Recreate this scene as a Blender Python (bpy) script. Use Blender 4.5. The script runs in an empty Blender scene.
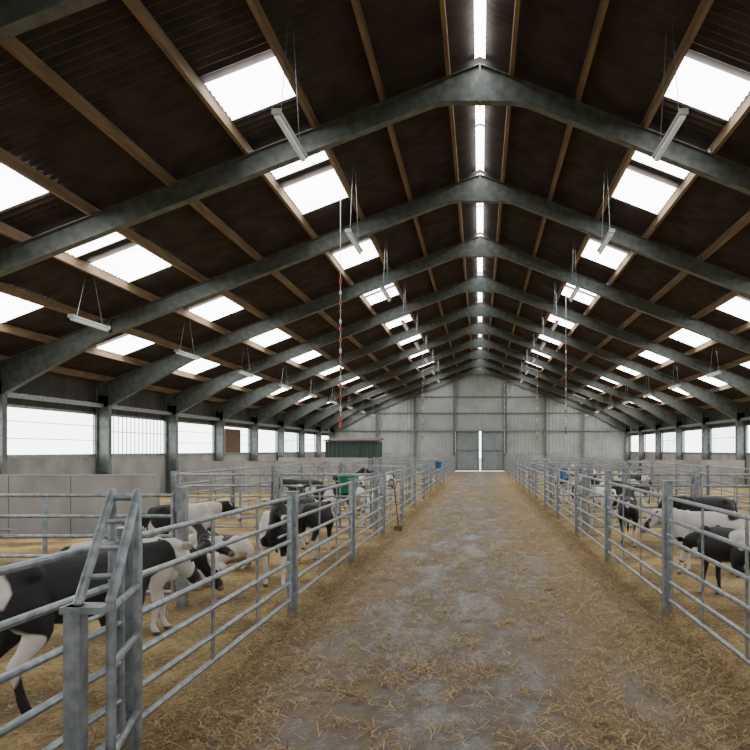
import bpy, bmesh, math, random
import numpy as np
from mathutils import Vector, Matrix, noise
random.seed(7); rng=np.random.default_rng(7)
C=bpy.context.scene.collection
# ---------------------------------------------------------------- materials
def newmat(name):
    m=bpy.data.materials.new(name); m.use_nodes=True
    nt=m.node_tree; b=nt.nodes['Principled BSDF']; return m,nt,b
def N(nt,t,**k):
    n=nt.nodes.new(t)
    for a,v in k.items():
        if a in n.inputs.keys(): n.inputs[a].default_value=v
        else: setattr(n,a,v)
    return n
def ramp(nt,fac,stops):
    r=nt.nodes.new('ShaderNodeValToRGB'); el=r.color_ramp.elements
    while len(el)<len(stops): el.new(0.5)
    for e,(p,c) in zip(el,stops):
        e.position=p; e.color=(c[0],c[1],c[2],1)
    nt.links.new(fac,r.inputs[0]); return r
def noisy(name,c1,c2,scale=5,rough=.7,metal=0,bump=.1,stretch=(1,1,1),detail=6,lo=.35,hi=.65):
    m,nt,b=newmat(name)
    tc=N(nt,'ShaderNodeTexCoord'); mp=N(nt,'ShaderNodeMapping'); mp.inputs['Scale'].default_value=stretch
    no=N(nt,'ShaderNodeTexNoise',Scale=scale,Detail=detail)
    nt.links.new(tc.outputs['Object'],mp.inputs[0]); nt.links.new(mp.outputs[0],no.inputs['Vector'])
    r=ramp(nt,no.outputs['Fac'],[(lo,c1),(hi,c2)]); nt.links.new(r.outputs[0],b.inputs['Base Color'])
    b.inputs['Roughness'].default_value=rough; b.inputs['Metallic'].default_value=metal
    if bump:
        bp=N(nt,'ShaderNodeBump',Strength=bump,Distance=.02); nt.links.new(no.outputs['Fac'],bp.inputs['Height']); nt.links.new(bp.outputs[0],b.inputs['Normal'])
    return m
M={}
M['galv']=noisy('galvanised_steel',(.17,.195,.21),(.33,.355,.37),14,.38,.6,.05)
M['frame']=noisy('galvanised_frame',(.085,.097,.092),(.155,.17,.16),6,.5,.35,.05)
M['wood']=noisy('purlin_timber',(.14,.09,.048),(.25,.165,.09),3,.8,0,.1,(4,.4,4))
M['brown']=noisy('old_timber',(.07,.045,.03),(.14,.085,.05),4,.8)
M['conc']=noisy('concrete_wall',(.22,.215,.205),(.33,.32,.30),1.3,.9,0,.2)
M['roof']=noisy('fibre_cement_roof',(.028,.021,.020),(.056,.043,.039),2.2,.9,0,.1)
M['clad']=noisy('grey_cladding',(.23,.26,.245),(.31,.34,.32),.8,.6,0,0)
M['cladd']=noisy('dark_side_cladding',(.05,.048,.045),(.085,.08,.075),1,.8,0,0)
M['door']=noisy('door_sheet',(.15,.175,.175),(.20,.225,.225),1,.5,.1,0)
M['green']=noisy('green_sheet',(.008,.025,.02),(.013,.037,.028),3,.6,0,0)
M['rust']=noisy('rust_sheet',(.04,.024,.018),(.065,.035,.024),3,.8,0,0)
M['gplastic']=noisy('green_plastic',(.02,.16,.09),(.03,.22,.12),6,.4,0,0)
M['bplastic']=noisy('blue_plastic',(.02,.09,.25),(.03,.13,.33),6,.4,0,0)
M['black']=noisy('black_rubber',(.012,.012,.013),(.03,.03,.03),8,.6,0,.1)
M['red']=noisy('red_plastic',(.22,.02,.02),(.32,.035,.03),8,.4,0,0)
M['white']=noisy('white_enamel',(.36,.38,.37),(.48,.49,.47),8,.4,0,0)
M['eye']=noisy('calf_eye',(.006,.005,.005),(.01,.01,.01),8,.08,0,0)
M['nose']=noisy('calf_muzzle',(.10,.065,.06),(.26,.17,.15),14,.45,0,.05)
M['hoof']=noisy('calf_hoof',(.04,.035,.03),(.09,.075,.06),14,.6,0,.05)
M['grass']=noisy('outside_grass',(.18,.20,.14),(.3,.32,.22),.5,.95)
def emis(name,col,s):
    m,nt,b=newmat(name)
    b.inputs['Base Color'].default_value=(.8,.85,.85,1)
    b.inputs['Roughness'].default_value=.5
    tc=N(nt,'ShaderNodeTexCoord'); no=N(nt,'ShaderNodeTexNoise',Scale=1.5,Detail=3)
    nt.links.new(tc.outputs['Object'],no.inputs['Vector'])
    r=ramp(nt,no.outputs['Fac'],[(.3,tuple(c*.85 for c in col)),(.7,col)])
    nt.links.new(r.outputs[0],b.inputs['Emission Color']); b.inputs['Emission Strength'].default_value=s
    return m
M['sky']=emis('glowing_skylight_sheet',(.985,.985,.98),13)  # daylight through the sheets is put in as emission; roof above is opaque
M['tube']=emis('fluorescent_diffuser',(.9,.95,.95),.1)
m,nt,b=newmat('straw_strands'); g=N(nt,'ShaderNodeNewGeometry')
r=ramp(nt,g.outputs['Random Per Island'],[(0,(.12,.068,.024)),(.5,(.30,.195,.075)),(1,(.56,.42,.20))])
nt.links.new(r.outputs[0],b.inputs['Base Color']); b.inputs['Roughness'].default_value=.75; M['straw']=m
# bedding
m,nt,b=newmat('straw_bedding'); tc=N(nt,'ShaderNodeTexCoord')
n1=N(nt,'ShaderNodeTexNoise',Scale=28,Detail=8,Roughness=.75); n2=N(nt,'ShaderNodeTexNoise',Scale=1.2,Detail=4)
nt.links.new(tc.outputs['Object'],n1.inputs['Vector']); nt.links.new(tc.outputs['Object'],n2.inputs['Vector'])
ad=N(nt,'ShaderNodeMath',operation='ADD'); nt.links.new(n1.outputs['Fac'],ad.inputs[0]); nt.links.new(n2.outputs['Fac'],ad.inputs[1])
hf=N(nt,'ShaderNodeMath',operation='MULTIPLY'); hf.inputs[1].default_value=.5; nt.links.new(ad.outputs[0],hf.inputs[0])
r=ramp(nt,hf.outputs[0],[(.36,(.08,.05,.02)),(.48,(.27,.18,.065)),(.58,(.56,.41,.17))]); nt.links.new(r.outputs[0],b.inputs['Base Color'])
bp=N(nt,'ShaderNodeBump',Strength=.9,Distance=.05); nt.links.new(n1.outputs['Fac'],bp.inputs['Height']); nt.links.new(bp.outputs[0],b.inputs['Normal'])
b.inputs['Roughness'].default_value=.95; M['bed']=m
# aisle floor
m,nt,b=newmat('aisle_concrete'); tc=N(nt,'ShaderNodeTexCoord')
sx=N(nt,'ShaderNodeSeparateXYZ'); nt.links.new(tc.outputs['Object'],sx.inputs[0])
sh=N(nt,'ShaderNodeMath',operation='ADD'); sh.inputs[1].default_value=.35; nt.links.new(sx.outputs['X'],sh.inputs[0])
ab=N(nt,'ShaderNodeMath',operation='ABSOLUTE'); nt.links.new(sh.outputs[0],ab.inputs[0])
mr=N(nt,'ShaderNodeMapRange'); mr.inputs['From Min'].default_value=.3; mr.inputs['From Max'].default_value=1.9; mr.inputs['To Min'].default_value=-.03; mr.inputs['To Max'].default_value=.24
nt.links.new(ab.outputs[0],mr.inputs['Value'])
mp=N(nt,'ShaderNodeMapping'); mp.inputs['Scale'].default_value=(1,.35,1); nt.links.new(tc.outputs['Object'],mp.inputs[0])
n1=N(nt,'ShaderNodeTexNoise',Scale=2.0,Detail=10,Roughness=.72); nt.links.new(mp.outputs[0],n1.inputs['Vector'])
n2=N(nt,'ShaderNodeTexNoise',Scale=30,Detail=8,Roughness=.8); nt.links.new(tc.outputs['Object'],n2.inputs['Vector'])
a1=N(nt,'ShaderNodeMath',operation='ADD'); nt.links.new(n1.outputs['Fac'],a1.inputs[0]); nt.links.new(mr.outputs[0],a1.inputs[1])
mu=N(nt,'ShaderNodeMath',operation='MULTIPLY_ADD'); mu.inputs[1].default_value=1.1; mu.inputs[2].default_value=-.55; nt.links.new(n2.outputs['Fac'],mu.inputs[0])
a2=N(nt,'ShaderNodeMath',operation='ADD'); nt.links.new(a1.outputs[0],a2.inputs[0]); nt.links.new(mu.outputs[0],a2.inputs[1])
r=ramp(nt,a2.outputs[0],[(.36,(.215,.20,.18)),(.48,(.13,.115,.097)),(.58,(.165,.12,.07)),(.72,(.28,.195,.095))]); nt.links.new(r.outputs[0],b.inputs['Base Color'])
rr=ramp(nt,n1.outputs['Fac'],[(.4,(.35,)*3),(.58,(.85,)*3)]); nt.links.new(rr.outputs[0],b.inputs['Roughness'])
bp=N(nt,'ShaderNodeBump',Strength=.4,Distance=.03); nt.links.new(a2.outputs[0],bp.inputs['Height']); nt.links.new(bp.outputs[0],b.inputs['Normal'])
M['floor']=m
def coat(name,seed,thr,scale=1.5):
    m,nt,b=newmat(name); tc=N(nt,'ShaderNodeTexCoord'); mp=N(nt,'ShaderNodeMapping')
    mp.inputs['Location'].default_value=(seed*3.7,seed*1.3,seed*2.1)
    nt.links.new(tc.outputs['Object'],mp.inputs[0])
    no=N(nt,'ShaderNodeTexNoise',Scale=scale,Detail=1.5,Roughness=.4); nt.links.new(mp.outputs[0],no.inputs['Vector'])
    sp=N(nt,'ShaderNodeSeparateXYZ'); nt.links.new(tc.outputs['Object'],sp.inputs[0])
    mr=N(nt,'ShaderNodeMapRange'); mr.inputs['From Min'].default_value=.15; mr.inputs['From Max'].default_value=.6; mr.inputs['To Min'].default_value=.2; mr.inputs['To Max'].default_value=0
    nt.links.new(sp.outputs['Z'],mr.inputs['Value'])
    ad=N(nt,'ShaderNodeMath',operation='ADD'); nt.links.new(no.outputs['Fac'],ad.inputs[0]); nt.links.new(mr.outputs[0],ad.inputs[1])
    r=ramp(nt,ad.outputs[0],[(thr-.006,(.005,.0045,.0045)),(thr+.006,(.60,.56,.51))]); nt.links.new(r.outputs[0],b.inputs['Base Color'])
    b.inputs['Roughness'].default_value=.65
    h=N(nt,'ShaderNodeTexNoise',Scale=90,Detail=3); nt.links.new(tc.outputs['Object'],h.inputs['Vector'])
    bp=N(nt,'ShaderNodeBump',Strength=.25,Distance=.01); nt.links.new(h.outputs['Fac'],bp.inputs['Height']); nt.links.new(bp.outputs[0],b.inputs['Normal'])
    return m
# ---------------------------------------------------------------- mesh builder
class MB:
    def __init__(s): s.v=[]; s.f=[]; s.mi=[]; s.mats=[]
    def mat(s,k):
        if k not in s.mats: s.mats.append(k)
        return s.mats.index(k)
    def add(s,vs,fs,k):
        o=len(s.v); s.v+= [tuple(v) for v in vs]; i=s.mat(k)
        for f in fs: s.f.append(tuple(o+a for a in f)); s.mi.append(i)
    def box(s,lo,hi,k):
        x0,y0,z0=lo; x1,y1,z1=hi
        s.add([(x0,y0,z0),(x1,y0,z0),(x1,y1,z0),(x0,y1,z0),(x0,y0,z1),(x1,y0,z1),(x1,y1,z1),(x0,y1,z1)],
              [(0,3,2,1),(4,5,6,7),(0,1,5,4),(1,2,6,5),(2,3,7,6),(3,0,4,7)],k)
    def prism(s,poly,y0,y1,k):
        n=len(poly); vs=[(x,y0,z) for x,z in poly]+[(x,y1,z) for x,z in poly]
        fs=[tuple(range(n)),tuple(range(2*n-1,n-1,-1))]+[(i,i+n,(i+1)%n+n,(i+1)%n) for i in range(n)]
        s.add(vs,fs,k)
    def tube(s,a,b,r,k,n=10,r2=None):
        a=Vector(a); b=Vector(b); d=(b-a).normalized(); u=d.orthogonal().normalized(); w=d.cross(u)
        r2=r if r2 is None else r2; vs=[]
        for p,q in ((a,r),(b,r2)):
            for i in range(n):
                t=2*math.pi*i/n; vs.append(p+q*(math.cos(t)*u+math.sin(t)*w))
        fs=[(i,(i+1)%n,(i+1)%n+n,i+n) for i in range(n)]+[tuple(range(n-1,-1,-1)),tuple(range(n,2*n))]
        s.add(vs,fs,k)
    def ell(s,c,rad,k,rot=None,nu=14,nv=9):
        c=Vector(c); vs=[]; fs=[]
        for j in range(nv+1):
            ph=math.pi*j/nv
            for i in range(nu):
                t=2*math.pi*i/nu
                p=Vector((rad[0]*math.sin(ph)*math.cos(t),rad[1]*math.sin(ph)*math.sin(t),rad[2]*math.cos(ph)))
                if rot: p=rot@p
                vs.append(c+p)
        for j in range(nv):
            for i in range(nu): fs.append((j*nu+i,(j+1)*nu+i,(j+1)*nu+(i+1)%nu,j*nu+(i+1)%nu))
        s.add(vs,fs,k)
    def mesh(s,name,smooth=False):
        me=bpy.data.meshes.new(name); me.from_pydata(s.v,[],s.f)
        for k in s.mats: me.materials.append(M[k] if isinstance(k,str) else k)
        me.polygons.foreach_set('material_index',s.mi)
        bm=bmesh.new(); bm.from_mesh(me); bmesh.ops.recalc_face_normals(bm,faces=bm.faces); bm.to_mesh(me); bm.free()
        if smooth:
            me.polygons.foreach_set('use_smooth',[True]*len(me.polygons))
        return me
    def obj(s,name,loc=(0,0,0),rot=(0,0,0),smooth=False,parent=None):
        return put(name,s.mesh(name,smooth),loc,rot,parent)
def put(name,me,loc=(0,0,0),rot=(0,0,0),parent=None):
    o=bpy.data.objects.new(name,me); C.objects.link(o); o.location=loc; o.rotation_euler=rot
    if parent: o.parent=parent
    return o
# ---------------------------------------------------------------- dimensions
W=12.0; SL=.39; ZR=8.58; ZT=8.40; S=5.0; YB=57.55; YF=-7.45
frames=[YF+S*i for i in range(14)]
zr=lambda x: ZR-SL*abs(x); zt=lambda x: ZT-SL*abs(x)
mb=MB(); mb.box((-W,YF,-.12),(W,YB,0),'floor'); mb.obj('floor')
mb=MB(); mb.box((-140,-60,-.5),(140,160,-.13),'grass'); mb.obj('outside_ground')
def bedding(name,x0,x1):
    nx=40; ny=360; vs=[];fs=[]
    for j in range(ny+1):
        for i in range(nx+1):
            x=x0+(x1-x0)*i/nx; y=-2+(YB-1+2)*j/ny
            e=min(1,(i if x0>0 else nx-i)/2.5)
            z=.012+e*(.03+.05*max(0,noise.noise(Vector((x*1.1,y*1.1,0)))+.3)+.018*noise.noise(Vector((x*5,y*5,3))))
            ex=0.12*noise.noise(Vector((0,y*1.3,5))) if (i==0 and x0>0) or (i==nx and x0<0) else 0
            vs.append((x+ex,y,z if e>0 else -.005))
    for j in range(ny):
        for i in range(nx):
            a=j*(nx+1)+i; fs.append((a,a+1,a+nx+2,a+nx+1))
    mb=MB(); mb.add(vs,fs,'bed'); mb.obj(name,smooth=True)
bedding('straw_bedding',-11.5,-1.76); bedding('straw_bedding',1.74,11.5)
def straw(name,n):
    P=[]
    while len(P)<n:
        y=2.2+ (34)*random.random()**1.8
        u=random.random()
        if u<.32: x=random.choice((-1,1))*random.gauss(1.68,.27)
        elif u<.74:
            x=random.uniform(-1.9,1.9)
            if 1.1*noise.noise(Vector((x*1.3,y*.6,2)))+.7*noise.noise(Vector((x*5,y*4,7)))+.17*abs(x+.3)-.1<random.uniform(-.2,.25): continue
        elif u<.80: x=random.gauss(1.2,.35)
        else: x=random.choice((-1,1))*random.uniform(1.7,5.5)
        P.append((x,y))
    for _ in range(480):
        cy=2.5+26*random.random()**1.6; cx=random.uniform(-1.7,1.8); k=random.randint(10,40); s=random.uniform(.03,.11)
        for i in range(k): P.append((random.gauss(cx,s),random.gauss(cy,s*1.3)))
    vs=[];fs=[]
    for x,y in P:
        L=random.uniform(.025,.12); w=random.uniform(.0013,.0026)*(1+y/14); a=random.uniform(0,math.pi); tl=random.gauss(0,.16)
        base=.008+random.random()**3*.02
        if abs(x)>1.5: base+=random.random()**2*.07
        if abs(x)>1.85: base+=.05
        dx,dy=math.cos(a)*L/2,math.sin(a)*L/2; px,py=-math.sin(a)*w,math.cos(a)*w; dz=abs(tl)*L/2
        z0=base; z1=base+2*dz; o=len(vs)
        bx,by=random.gauss(0,.12)*L,random.gauss(0,.12)*L
        vs+=[(x-dx-px,y-dy-py,z0),(x-dx+px,y-dy+py,z0),(x+bx+px,y+by+py,(z0+z1)/2+w),(x+bx-px,y+by-py,(z0+z1)/2+w),(x+dx+px,y+dy+py,z1),(x+dx-px,y+dy-py,z1)]
        fs+=[(o,o+1,o+2,o+3),(o+3,o+2,o+4,o+5)]
    me=bpy.data.meshes.new(name); me.from_pydata(vs,[],fs); me.materials.append(M['straw']); put(name,me)
straw('loose_straw',120000)
# ---------------------------------------------------------------- roof (ceiling)
def roofsheet(mb,sg,y0,y1):
    p=.09; n=int((y1-y0)/p*1); A=.025; vs=[];fs=[]
    for j in range(n+1):
        y=y0+(y1-y0)*j/n; dz=A*(1 if j%2 else -1)
        vs+=[(0,y,zr(0)+dz+.03),(sg*(W+.5),y,zr(W+.5)+dz+.03)]
    for j in range(n): fs.append((2*j,2*j+1,2*j+3,2*j+2))
    mb.add(vs,fs,'roof')
mb=MB()
for sg in (-1,1): roofsheet(mb,sg,YF-.3,YB+.3)
mb.obj('ceiling')
PX=[.55,1.7,2.87,4.04,5.4,6.75,7.95,9.3,10.5,11.7]
mb=MB()
for sg in (-1,1):
    for x in PX:
        w=.035; z=zr(x)-.005
        mb.prism([(sg*(x-w),z-.18),(sg*(x+w),z-.18),(sg*(x+w),z),(sg*(x-w),z)],YF,YB-.02,'wood')
mb.obj('roof_purlins')
mb=MB()
def patch(sg,xa,xb,ya,yb):
    n=max(2,int((yb-ya)/.08)); vs=[];fs=[]
    for j in range(n+1):
        y=ya+(yb-ya)*j/n; dz=.012*(1 if j%2 else -1)-.03
        vs+=[(sg*xa,y,zr(xa)+dz),(sg*xb,y,zr(xb)+dz)]
    for j in range(n): fs.append((2*j,2*j+1,2*j+3,2*j+2))
    mb.add(vs,fs,'sky')
rows=[(2.93,3.98),(6.82,7.89),(9.38,10.44)]
for sg in (-1,1):
    for ri,(xa,xb) in enumerate(rows):
        for i,y in enumerate(frames[:-1]):
            if y<8: L=[(2.85,4.0)]
            elif abs(y-12.55)<.1: L=[(.3,1.5),(2.0,3.6)] if ri<2 else [(1.6,3.2)]
            elif abs(y-17.55)<.1: L=[(1.9,3.6)] if ri<2 else [(2.0,3.5)]
            elif abs(y-22.55)<.1: L=[(1.0,2.2),(2.5,3.7)] if ri<1 else [(2.0,3.8)]
            else: L=[(1.1,2.3),(2.7,3.9)] if (i+ri)%2 else [(1.5,3.8)]
            for a,b_ in L: patch(sg,xa,xb,y+a,y+b_)
for y in frames[:-1]:
    for a,b_ in ((.12,2.42),(2.52,4.88)):
        z=zr(.11)-.06
        mb.add([(-.09,y+a,z-.02),(0,y+a,z+.02),(.09,y+a,z-.02),(-.09,y+b_,z-.02),(0,y+b_,z+.02),(.09,y+b_,z-.02)],[(0,1,4,3),(1,2,5,4)],'sky')
mb.obj('roof_skylights')
# portal frames
def half(sg,mb):
    tw=.007; fl=.09; t=.014; DP=.37
    bot=[(0,7.76),(.55,7.76),(.8,zt(.8)-DP),(9.0,zt(9.0)-DP),(11.58,3.08)]
    top=[(0,zt(0)),(11.97,zt(11.97))]
    poly=[(sg*x,z) for x,z in bot+[(11.97,3.0)]+top[::-1]]
    mb.prism(poly,-tw,tw,'frame')
    for (p,q) in list(zip(bot[:-1],bot[1:])):
        mb.prism([(sg*p[0],p[1]-t),(sg*q[0],q[1]-t),(sg*q[0],q[1]),(sg*p[0],p[1])],-fl,fl,'frame')
    p,q=top; mb.prism([(sg*p[0],p[1]-t),(sg*q[0],q[1]-t),(sg*q[0],q[1]),(sg*p[0],p[1])],-fl,fl,'frame')
    mb.box((min(0,sg*.014),-fl,7.72),(max(0,sg*.014),fl,8.38),'frame')
    for x in (9.0,):
        zb=zt(x)-DP
        mb.box((sg*x-.008,-fl+.005,zb),(sg*x+.008,fl-.005,zt(x)-.01),'frame')
    for x in PX[:-1]: mb.box((sg*x-.045,-.06,zt(x)),(sg*x-.037,.06,zt(x)+.12),'frame')
    mb.box((min(sg*11.58,sg*11.594),-fl,.0),(max(sg*11.58,sg*11.594),fl,3.72),'frame')
    mb.box((min(sg*11.955,sg*11.97),-fl,.0),(max(sg*11.955,sg*11.97),fl,3.72),'frame')
    mb.box((min(sg*11.59,sg*11.96),-tw,.0),(max(sg*11.59,sg*11.96),tw,3.4),'frame')
    mb.box((min(sg*11.5,sg*11.99),-.14,0),(max(sg*11.5,sg*11.99),.14,.02),'frame')
mb=MB(); half(1,mb); half(-1,mb); fm=mb.mesh('portal_frame')
for y in frames: put('portal_frame',fm,(0,y-(.15 if y>57 else 0)+(.15 if y<-7 else 0),0))
# ---------------------------------------------------------------- side walls
def side(sg,name):
    mb=MB(); a,b_=sorted((sg*12.0,sg*12.18))
    mb.box((a,YF,-.1),(b_,YB,1.48),'conc')
    mb.box((min(sg*11.985,sg*12.2),YF,1.48),(max(sg*11.985,sg*12.2),YB,1.53),'galv')
    n=int((YB-YF)/.2); vs=[];fs=[]
    for j in range(n+1):
        y=YF+(YB-YF)*j/n; x=sg*(12.05+(.03 if j%2 else 0)); vs+=[(x,y,2.87),(x,y,zr(12.05)+.02)]
    for j in range(n): fs.append((2*j,2*j+1,2*j+3,2*j+2))
    mb.add(vs,fs,'cladd')
    mb.obj(name)
    k=0
    for y in frames[:-1]:
        mb=MB(); x0,x1=sorted((sg*12.02,sg*12.10))
        for (ya,yb) in ((y+.0,y+.06),(y+4.94,y+5.0)): mb.box((x0,ya,1.53),(x1,yb,2.87),'galv')
        mb.box((x0,y+.06,2.80),(x1,y+4.94,2.87),'galv'); mb.box((x0,y+.06,1.53),(x1,y+4.94,1.58),'galv')
        if abs(y-22.55)<.1 or abs(y-42.55)<.1 or (sg>0 and abs(y-32.55)<.1):
            for i in range(1,17): mb.box((sg*12.06-.01,y+i*.29-.018,1.58),(sg*12.06+.01,y+i*.29+.018,2.80),'galv')
            mb.tube((sg*12.04,y+.06,2.3),(sg*12.04,y+4.94,2.3),.015,'galv',6)
        elif abs(y-17.55)<.1 or random.random()<.3:
            for z in (2.0,2.45): mb.tube((sg*12.06,y+.06,z),(sg*12.06,y+4.94,z),.012,'galv',6)
        if sg<0 and abs(y-32.55)<.1:
            for i in range(9): mb.box((x0+.01,y+1.5+i*.24,1.58),(x1-.01,y+1.5+i*.24+.225,2.72),'brown')
        k+=1; mb.obj('window_%d'%(k if sg<0 else k+20))
    mb=MB(); x0,x1=sorted((sg*11.72,sg*11.84)); 
    for i in range(len(frames)-1): mb.box((x0,frames[i]+(.11 if i else .3),3.02),(x1,frames[i+1]-(.11 if i<12 else .3),3.14),'galv')
    mb.obj('eaves_rail')
side(-1,'wall_left'); side(1,'wall_right')
# end walls
mb=MB(); DX=1.95; DZ=3.2
def corr(mb,x0,x1,zb,ztf,y,k='clad',p=.14):
    n=max(2,int((x1-x0)/p)); vs=[];fs=[]
    for i in range(n+1):
        x=x0+(x1-x0)*i/n; yy=y+(.03 if i%2 else 0); vs+=[(x,yy,zb),(x,yy,ztf(x))]
    for i in range(n): fs.append((2*i,2*i+2,2*i+3,2*i+1))
    mb.add(vs,fs,k)
up=lambda x: zr(x)+.05
for a,b_ in ((-12.1,-DX),(DX,12.1)):
    corr(mb,a,b_,1.5,up,YB+.02)
    mb.box((a,YB-.02,0),(b_,YB+.15,1.5),'conc')
corr(mb,-DX,0,DZ,up,YB+.02); corr(mb,0,DX,DZ,up,YB+.02)
mb.obj('wall_back')
mb=MB(); FX=2.6; FZ=3.6  # unseen end wall behind camera, added to cut front light on the rafters
for a,b_ in ((-12.1,-FX),(FX,12.1)):
    corr(mb,a,b_,1.5,up,YF-.1); mb.box((a,YF-.2,0),(b_,YF-.02,1.5),'conc')
corr(mb,-FX,0,FZ,up,YF-.1); corr(mb,0,FX,FZ,up,YF-.1)
mb.obj('wall_front_unseen')
mb=MB()
for x in (-8.2,-5.2,-2.05,2.05,5.2,8.2): 
    mb.box((x-.09,YB-.24,0),(x+.09,YB-.06,zr(x)-.65),'frame')
mb.box((-11.5,YB-.12,3.22),(11.5,YB-.04,3.36),'galv')
for z in (4.6,5.9): 
    xx=(zt(0)-.45-z)/SL; mb.box((-xx,YB-.05,z),(xx,YB-.0,z+.08),'frame')
mb.obj('trim_1')
for sg,nm in ((-1,'door_1'),(1,'door_2')):
    mb=MB(); xa,xb=(-DX+.005,-.06) if sg<0 else (.09,DX-.005)
    n=14; vs=[];fs=[]
    for i in range(n+1):
        x=xa+(xb-xa)*i/n; yy=YB-.02+(.02 if i%2 else 0); vs+=[(x,yy,.05),(x,yy,DZ)]
    for i in range(n): fs.append((2*i,2*i+2,2*i+3,2*i+1))
    mb.add(vs,fs,'door')
    for z in (.05,1.6,DZ-.1): mb.box((xa,YB-.055,z),(xb,YB-.03,z+.1),'frame')
    for x in (xa,xb-.08): mb.box((x,YB-.055,.05),(x+.08,YB-.03,DZ),'frame')
    mb.obj(nm)
# ---------------------------------------------------------------- pen fences
RZ=[.20,.38,.58,.79,1.0,1.22]
def panelmesh(L,ph,posts=True,name='metal_pen_fence'):
    mb=MB()
    if posts:
        mb.box((-.045,-.045,0),(.045,.045,ph),'galv'); mb.box((-.055,-.055,ph),(.055,.055,ph+.012),'galv'); mb.box((-.09,-.09,0),(.09,.09,.012),'galv')
    a,b_=.10,L-.10
    for z in RZ: mb.tube((0,a,z),(0,b_,z),.019,'galv',10)
    for y in (a,b_): mb.tube((0,y,RZ[0]-.06),(0,y,RZ[-1]+.022),.024,'galv',10)
    for y in (L*.36,L*.66):
        mb.box((-.006,y-.022,RZ[0]),(.006,y+.022,RZ[-1]),'galv')
    for y in (a-.0,b_):
        s=-1 if y==a else 1
        for z in (.30,1.10): 
            mb.box((-.012,min(y,y+s*.07),z-.03),(.012,max(y,y+s*.07),z+.03),'galv'); mb.tube((0,y+s*.04,z-.06),(0,y+s*.04,z+.07),.012,'galv',8)
    mb.tube((-.03,b_-.02,.86),(-.03,b_-.32,.86),.012,'galv',8)
    me=mb.mesh(name); return me
PL=3.4
pl=panelmesh(PL,1.27); pr=panelmesh(PL,1.38)
ys=[7.3+PL*k for k in range(-2,14)]
for y in ys:
    put('metal_pen_fence',pl,(-1.9,y,0)); put('metal_pen_fence',pr,(1.9,y,0))
def cross(y,x0,x1,ph=1.3):
    L=abs(x1-x0)/2; me=panelmesh(L,ph,True,'metal_cross_gate')
    for i in range(2):
        sx=x0+(x1-x0)/2*i
        put('metal_cross_gate',me,(sx+(.14 if x1>x0 else -.14),y,0),(0,0,math.pi/2 if x1<x0 else -math.pi/2))
for y in ys[4::2][:6]:
    cross(y,-1.9,-5.8); cross(y,1.9,6.3)
cross(7.6,-3.0,-7.4)
for y in ys[4::1][:10]:
    put('metal_pen_fence',pl,(-6.1,y+.25,0)); put('metal_pen_fence',pl,(6.7,y+.25,0))
for (x0,x1,y,h) in ((-11.5,-6.25,13.9,1.2),(-11.5,-6.4,27.7,1.25),(7.0,11.4,17.4,1.2),(7.0,11.4,31,1.25),(-11.5,-6.4,41,1.25)):
    mb=MB(); mb.box((x0,y,0),(x1,y+.15,h),'conc'); mb.box((x0,y-.01,h),(x1,y+.16,h+.02),'conc')
    nx=int((x1-x0)/1.2)
    for i in range(1,nx): mb.box((x0+i*1.2-.006,y-.004,.02),(x0+i*1.2+.006,y,h),'cladd')
    mb.obj('concrete_partition_wall')
# near-left sloping stile gate
mb=MB()
A0=Vector((-1.74,3.10,0));
mb.box((A0.x-.035,A0.y-.035,0),(A0.x+.035,A0.y+.035,1.03),'galv')
for off in (0.0,.13):
    a=Vector((-1.74+off*.9,3.12+off*.35,1.04)); b_=Vector((-1.90+off*1.0,3.72,1.48))
    mb.tube(a,b_,.022,'galv',12); mb.tube((a.x,a.y,.1),a,.021,'galv',12); mb.ell(b_,(.023,.023,.023),'galv'); mb.ell(a,(.023,.023,.023),'galv')
for t in (.2,.45,.7,.94):
    a=Vector((-1.74,3.12,1.04)).lerp(Vector((-1.90,3.72,1.48)),t); b2=Vector((-1.623,3.165,1.04)).lerp(Vector((-1.77,3.72,1.48)),t)
    mb.tube(a,b2,.013,'galv',8)
for off in (0,.13):
    p=Vector((-1.90+off,3.72,1.48)); mb.tube(p,(p.x,p.y,.02),.021,'galv',12)
for z in (.35,.75,1.0):
    mb.tube((-1.62,3.16,z),(-1.77,3.72,z),.017,'galv',8)
mb.box((-1.79,3.06,1.0),(-1.61,3.17,1.03),'galv')
mb.obj('sloping_stile_gate')
# ---------------------------------------------------------------- lamps & cables
def lampmesh(wl):
    mb=MB()
    mb.box((-.05,-.7,0),(.05,.7,.05),'white'); mb.box((-.06,-.72,-.01),(.06,-.68,.06),'white'); mb.box((-.06,.68,-.01),(.06,.72,.06),'white')
    mb.tube((0,-.68,-.025),(0,.68,-.025),.04,'tube',12)
    for y in (-.5,.5): mb.tube((0,y,.05),(0,y*.3,wl),.006,'galv',5)
    return mb.mesh('hanging_fluorescent_lamp')
l1=lampmesh(zr(2.6)-6.0-.06); l2=lampmesh(zr(8.15)-4.35-.06)
for i,y in enumerate(frames[3:-1]):
    for sg in (-1,1):
        put('hanging_fluorescent_lamp',l1,(sg*2.6,y+2.35,6.0)) if i<8 else None
        put('hanging_fluorescent_lamp',l2,(sg*8.15,y+2.5,4.35))
def cable(x,y,zb):
    mb=MB(); z=zr(x)-.05; mb.tube((0,0,zb),(0,0,z),.008,'white',6); k=0; zz=zb
    while zz<zb+3.2:
        L=random.uniform(.06,.15)
        mb.tube((0,0,zz),(0,0,zz+L),.028,'red' if k%3!=1 else 'white',8); zz+=L+random.uniform(.06,.16); k+=1
    mb.tube((0,0,zb-.12),(0,0,zb),.03,'red',10)
    mb.obj('hanging_pull_cable',(x,y,0))
cable(-3.1,16.0,2.3); cable(3.1,26,2.4); cable(-3.1,39,2.4); cable(3.1,39,2.4)
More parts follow.
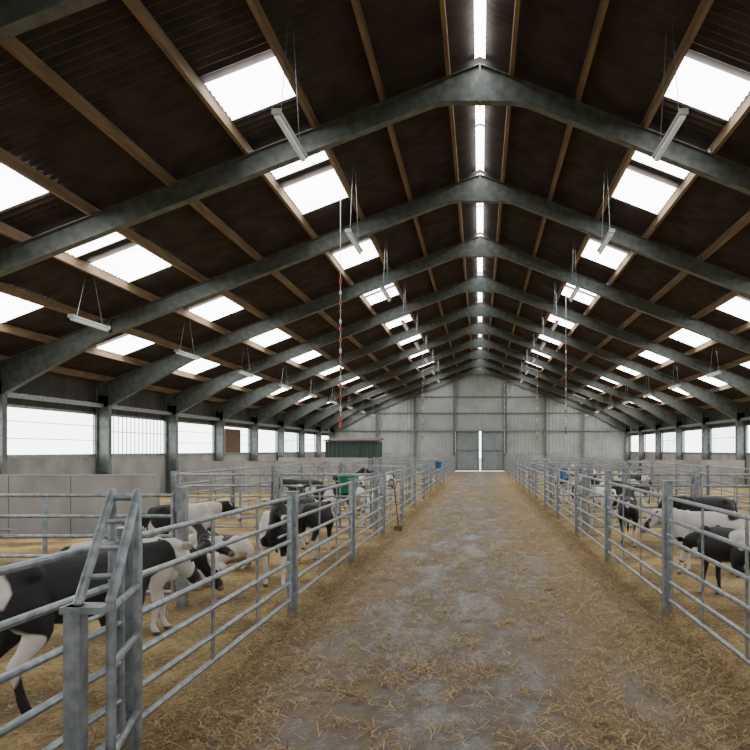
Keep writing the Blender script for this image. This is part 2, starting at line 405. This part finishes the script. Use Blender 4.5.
# ---------------------------------------------------------------- small things
mb=MB(); x0,x1,y0,y1=-9.9,-6.6,46,48.6
for (a,b_) in (((x0,y0),(x1,y0)),((x0,y1),(x1,y1))):
    n=24; vs=[];fs=[]
    for i in range(n+1):
        x=a[0]+(b_[0]-a[0])*i/n; vs+=[(x,a[1]+(.03 if i%2 else 0),0),(x,a[1]+(.03 if i%2 else 0),2.25)]
    for i in range(n): fs.append((2*i,2*i+2,2*i+3,2*i+1))
    mb.add(vs,fs,'green')
mb.box((x0,y0,0),(x0+.05,y1,2.25),'green'); mb.box((x1-.05,y0,0),(x1,y1,2.25),'green')
mb.add([(x0-.1,y0-.15,2.25),(x1+.1,y0-.15,2.25),(x1+.1,y1+.1,2.42),(x0-.1,y1+.1,2.42),(x0-.1,y0-.15,2.32),(x1+.1,y0-.15,2.32),(x1+.1,y1+.1,2.5),(x0-.1,y1+.1,2.5)],[(0,3,2,1),(4,5,6,7),(0,1,5,4),(1,2,6,5),(2,3,7,6),(3,0,4,7)],'rust')
mb.box((-8.6,y0-.04,.05),(-7.7,y0-.01,1.9),'green')
mb.obj('green_feed_shed')
def trough(x,y,z,k,name,w=.42):
    mb=MB()
    n=20; vs=[];fs=[]
    prof=[(0.0,0.0),(.75,0.0),(1.0,.26),(1.08,.26),(1.08,.28),(.96,.28),(.72,.03),(0,.03)]
    for r_,z_ in prof:
        for i in range(n):
            th=2*math.pi*i/n; sx=(abs(math.cos(th))**.6)*math.copysign(1,math.cos(th)); sy=(abs(math.sin(th))**.6)*math.copysign(1,math.sin(th))
            vs.append((r_*.15*sx,r_*w/2*sy,z_))
    for j in range(len(prof)-1):
        for i in range(n): fs.append((j*n+i,j*n+(i+1)%n,(j+1)*n+(i+1)%n,(j+1)*n+i))
    mb.add(vs,fs,k)
    xs=-1 if abs(x)<1.9 and x<0 or x>1.9 else 1
    for yy in (-w*.3,w*.3): mb.tube((xs*.15,yy,.27),(xs*.18,yy,.29),.008,'galv',6)
    mb.obj(name,(x,y,z))
trough(-2.10,11.5,1.02,'gplastic','green_feed_trough',.55)
trough(2.10,18.6,.95,'bplastic','blue_feed_bucket',.3)
trough(-1.70,29.5,.95,'bplastic','blue_feed_bucket',.5)
mb=MB(); mb.tube((-1.70,15.0,.12),(-1.84,15.2,1.2),.013,'brown',8)
mb.box((-1.77,14.87,.06),(-1.63,15.13,.12),'brown')
for i in range(60):
    x=-1.76+.12*(i%6)/5; y=14.89+.22*(i//6)/9; mb.tube((x,y,.01),(x,y,.07),.006,'rust',4)
mb.obj('yard_broom')
# ---------------------------------------------------------------- calves
def loft(mb,secs,k='white',n=16,side=Vector((0,1,0))):
    pts=[Vector(s[0]) for s in secs]; vs=[];fs=[]
    def ring(p,t,ra,rb):
        sd=(side-side.dot(t)*t)
        sd=sd.normalized() if sd.length>1e-3 else t.orthogonal().normalized()
        up=t.cross(sd)
        for i in range(n):
            a=2*math.pi*i/n; vs.append(p+ra*math.cos(a)*sd+rb*math.sin(a)*up)
    L=[]
    m_=len(secs)
    for i in range(m_-1):
        for j in range(4):
            t=j/4
            def cr(f):
                p0,p1,p2,p3=f(max(i-1,0)),f(i),f(i+1),f(min(i+2,m_-1))
                return .5*((2*p1)+(p2-p0)*t+(2*p0-5*p1+4*p2-p3)*t*t+(3*p1-p0-3*p2+p3)*t**3)
            L.append((cr(lambda q:pts[q]),cr(lambda q:secs[q][1]),cr(lambda q:secs[q][2])))
    L.append((pts[-1],secs[-1][1],secs[-1][2]))
    T=[(L[min(i+1,len(L)-1)][0]-L[max(i-1,0)][0]).normalized() for i in range(len(L))]
    p,ra,rb=L[0]; ring(p-T[0]*ra*.5,T[0],ra*.55,rb*.55)
    for (p,ra,rb),t in zip(L,T): ring(p,t,ra,rb)
    p,ra,rb=L[-1]; ring(p+T[-1]*ra*.5,T[-1],ra*.55,rb*.55)
    R=len(vs)//n
    for j in range(R-1):
        for i in range(n): fs.append((j*n+i,j*n+(i+1)%n,(j+1)*n+(i+1)%n,(j+1)*n+i))
    fs.append(tuple(range(n-1,-1,-1))); fs.append(tuple(range((R-1)*n,R*n)))
    mb.add(vs,fs,k)
def calfmesh(pose,nyaw=0.0,step=0.0,voxel=.016):
    mb=MB(); ly=pose=='lying'; dz=-.50 if ly else 0
    loft(mb,[((-.56,0,.90+dz),.07,.08),((-.50,0,.88+dz),.14,.15),((-.36,0,.85+dz),.18,.20),((-.12,0,.81+dz),.215,.235),((.12,0,.795+dz),.215,.25),((.32,0,.80+dz),.175,.245),((.46,0,.83+dz),.13,.19),((.54,0,.86+dz),.085,.12)],n=24)
    for s in (-1,1):
        mb.ell((-.36,s*.12,.96+dz),(.085,.06,.07),'white'); mb.ell((.33,s*.115,.89+dz),(.11,.07,.17),'white')
    mb.ell((.44,0,.67+dz),(.12,.09,.11),'white')
    mb.ell((-.02,0,1.0+dz),(.42,.035,.055),'white')
    if pose=='down': nb,ne,md=Vector((.46,0,.86)),Vector((.84,0,.76)),Vector((.45,0,-.89))
    elif pose=='low': nb,ne,md=Vector((.46,0,.90)),Vector((.82,0,.98)),Vector((.62,0,-.78))
    elif ly: nb,ne,md=Vector((.44,0,.90+dz)),Vector((.68,0,1.16+dz)),Vector((.90,0,-.42))
    else: nb,ne,md=Vector((.44,0,.92)),Vector((.70,0,1.18)),Vector((.86,0,-.5))
    R=Matrix.Rotation(nyaw,3,'Z')
    def tr(p,k=1.0):
        q=nb+Matrix.Rotation(nyaw*k*.6,3,'Z')@(p-nb); return q
    neT=tr(ne); md=R@md; md.normalize(); sd=R@Vector((0,1,0))
    mid=nb.lerp(neT,.5)
    loft(mb,[(nb-Vector((.10,0,.06)),.12,.19),(nb,.105,.175),(mid,.078,.13),(neT,.07,.10),(neT+md*.06,.065,.08)],side=sd)
    h=neT-md*.02
    loft(mb,[(h,.07,.075),(h+md*.07,.088,.095),(h+md*.15,.082,.09),(h+md*.23,.060,.072),(h+md*.31,.050,.056),(h+md*.37,.056,.052),(h+md*.395,.045,.04)],side=sd)
    up=md.cross(sd); up=-up if up.z<0 else up
    mb.ell(h+md*.06+up*.06,(.06,.06,.05),'white')
    for s in (-1,1): mb.ell(h+md*.16+sd*s*.062+up*.035,(.035,.03,.028),'white')
    st=step
    for s in (-1,1):
        if ly:
            loft(mb,[((.36,s*.13,.30),.08,.12),((.42,s*.19,.16),.06,.07),((.62,s*.19,.07),.045,.045),((.42,s*.17,.045),.033,.033),((.34,s*.17,.04),.04,.035)])
            loft(mb,[((-.40,s*.13,.34),.12,.16),((-.22,s*.21,.22),.09,.12),((-.08,s*.26,.12),.06,.07),((-.38,s*.27,.06),.045,.045),((-.14,s*.29,.045),.032,.032),((-.06,s*.29,.04),.04,.035)])
        else:
            a=st*s
            loft(mb,[((.35,s*.12,.80),.075,.13),((.36,s*.13,.66),.07,.105),((.33,s*.125,.52),.052,.066),((.35+a*.4,s*.12,.35),.036,.040),((.355+a*.6,s*.12,.29),.038,.041),((.35+a*.8,s*.12,.16),.026,.028),((.355+a,s*.12,.10),.033,.035),((.385+a,s*.12,.045),.033,.037),((.395+a,s*.12,.02),.039,.045)])
            loft(mb,[((-.40,s*.10,.86),.09,.17),((-.38,s*.13,.72),.09,.16),((-.33,s*.14,.58),.068,.105),((-.42-a*.3,s*.13,.45),.042,.06),((-.50-a*.6,s*.12,.365),.036,.048),((-.49-a*.8,s*.12,.25),.027,.031),((-.47-a,s*.12,.12),.033,.035),((-.44-a,s*.12,.05),.033,.037),((-.43-a,s*.12,.02),.039,.045)])
    if ly: loft(mb,[((-.54,0,.44),.03,.03),((-.62,.03,.30),.02,.02),((-.62,.08,.12),.02,.02),((-.58,.14,.05),.03,.03)],n=8)
    else: loft(mb,[((-.52,0,.98),.035,.035),((-.60,.01,.90),.022,.022),((-.61,.02,.65),.018,.018),((-.59,.02,.50),.026,.026),((-.59,.02,.36),.022,.022)],n=8)
    me=mb.mesh('tmp'); o=bpy.data.objects.new('tmp',me); C.objects.link(o)
    r_=o.modifiers.new('r','REMESH'); r_.mode='VOXEL'; r_.voxel_size=voxel
    s_=o.modifiers.new('s','SMOOTH'); s_.factor=.5; s_.iterations=4
    dg=bpy.context.evaluated_depsgraph_get(); dg.update()
    ev=bpy.data.meshes.new_from_object(o.evaluated_get(dg)); bpy.data.objects.remove(o)
    ex=MB()
    for s in (-1,1):
        base=h+md*.035+sd*s*.07+up*.045
        dirv=(sd*s*.88+Vector((0,0,.05))-md*.3).normalized(); w=md.cross(dirv).normalized(); u=w.cross(dirv)
        rot=Matrix((dirv,u,w)).transposed()
        ex.ell(base+dirv*.07,(.085,.042,.014),'white',rot)
        ex.ell(h+md*.165+sd*s*.078+up*.035,(.018,.017,.018),'eye')
        ex.ell(h+md*.40+sd*s*.028+up*.012,(.012,.010,.010),'black')
    return ev,ex,(h,md)
cache={}
cid=[0]
def calf(pose,x,y,head,seed,thr,sc=1.0,nyaw=0,step=.06,voxel=.02,z=.05,scale=1.5):
    key=(pose,nyaw,step,voxel)
    if key not in cache: cache[key]=calfmesh(*key)
    ev,ex,(h,md)=cache[key]
    cid[0]+=1
    ct=coat('calf_coat_%d'%cid[0],seed,thr,scale)
    mb=MB(); n=len(ev.vertices)
    co=np.empty(n*3); ev.vertices.foreach_get('co',co); co=co.reshape(-1,3)
    mb.mats=[ct,'nose','hoof','eye','black']
    mb.v=[tuple(c) for c in co]
    for p in ev.polygons:
        vv=tuple(p.vertices); c=Vector(p.center); k=0
        if (c-h).dot(md)>.355 and (c-h).length<.6: k=1
        elif c.z<.05 and pose!='lying': k=2
        mb.f.append(vv); mb.mi.append(k)
    off=len(mb.v); mb.v+=ex.v
    for f,mi in zip(ex.f,ex.mi):
        mb.f.append(tuple(off+a for a in f)); mm=ex.mats[mi]; mb.mi.append({'white':0,'eye':3,'black':4}[mm])
    o=mb.obj('holstein_calf',(x,y,z),(0,0,math.radians(head)),smooth=True); o.scale=(sc,)*3
    return o
calf('low',-2.68,4.75,60,1.3,.57,.92,0,.06,.014)
calf('down',-3.15,6.35,22,5.1,.42,.82,.3,.05,.016)
calf('up',-2.55,8.95,-75,2.2,.52,.85,.35,.07,.016)
calf('lying',-3.7,8.7,-20,3.1,.55,.85)
calf('lying',-3.6,10.1,150,3.4,.50,.85)
calf('up',-3.0,12.3,115,4.4,.5,.82,-.3,.05)
calf('low',-2.5,11.0,80,6.1,.54,.82)
calf('lying',-4.9,11.8,200,7.3,.56,.85)
calf('low',-4.5,10.9,30,7.7,.54,.8)
calf('lying',-5.2,6.6,10,7.9,.53,.85)
calf('up',-2.6,15.4,95,8.7,.54,.82,-.3,.05)
calf('up',-3.3,16.9,30,8.2,.53,.82,.35,.07,.02)
calf('low',-4.6,19,170,9.2,.57,.82)
calf('lying',-3.0,18.6,60,9.8,.5,.85)
calf('low',-2.9,23.2,100,10.2,.5,.82)
calf('up',-4.6,25,20,11.2,.55,.82)
calf('low',3.00,9.5,158,12.4,.40,.80,.3,.05,.016)
calf('down',2.72,7.9,114,13.3,.60,.76,0,.05,.016)
calf('lying',3.5,6.6,160,13.9,.55,.85,0,0.0,.016)
calf('low',3.9,12.4,170,14.5,.57,.8)
calf('lying',4.9,12.9,190,15.5,.54,.85)
calf('up',2.55,12.4,80,15.9,.56,.8,-.3,.05)
calf('low',2.7,15.6,100,16.1,.47,.8)
calf('lying',3.7,10.9,150,17.3,.5,.85)
calf('lying',4.4,16.2,20,17.9,.57,.85)
calf('low',3.6,17.4,165,16.6,.55,.8)
calf('up',3.4,19.4,185,18.2,.57,.8)
calf('up',2.5,18.2,90,18.8,.52,.8,-.3,.05)
calf('low',4.6,22.4,20,19.2,.53,.82)
calf('low',2.6,22.4,85,19.6,.55,.82)
calf('low',2.9,26,80,20.2,.55,.82)
calf('up',4.4,30,200,21.2,.55,.82)
# ---------------------------------------------------------------- camera & world
cam=bpy.data.cameras.new('camera'); co=bpy.data.objects.new('camera',cam); C.objects.link(co)
co.location=(0,0,1.7); co.rotation_euler=(math.pi/2,0,0); cam.sensor_width=36; cam.lens=34.56
cam.shift_x=-105/750; cam.shift_y=75/750; cam.clip_end=500
bpy.context.scene.camera=co
w=bpy.data.worlds.new('overcast_sky'); bpy.context.scene.world=w; w.use_nodes=True; nt=w.node_tree
bg=nt.nodes['Background']; bg.inputs[0].default_value=(.95,.975,1.0,1); bg.inputs[1].default_value=7
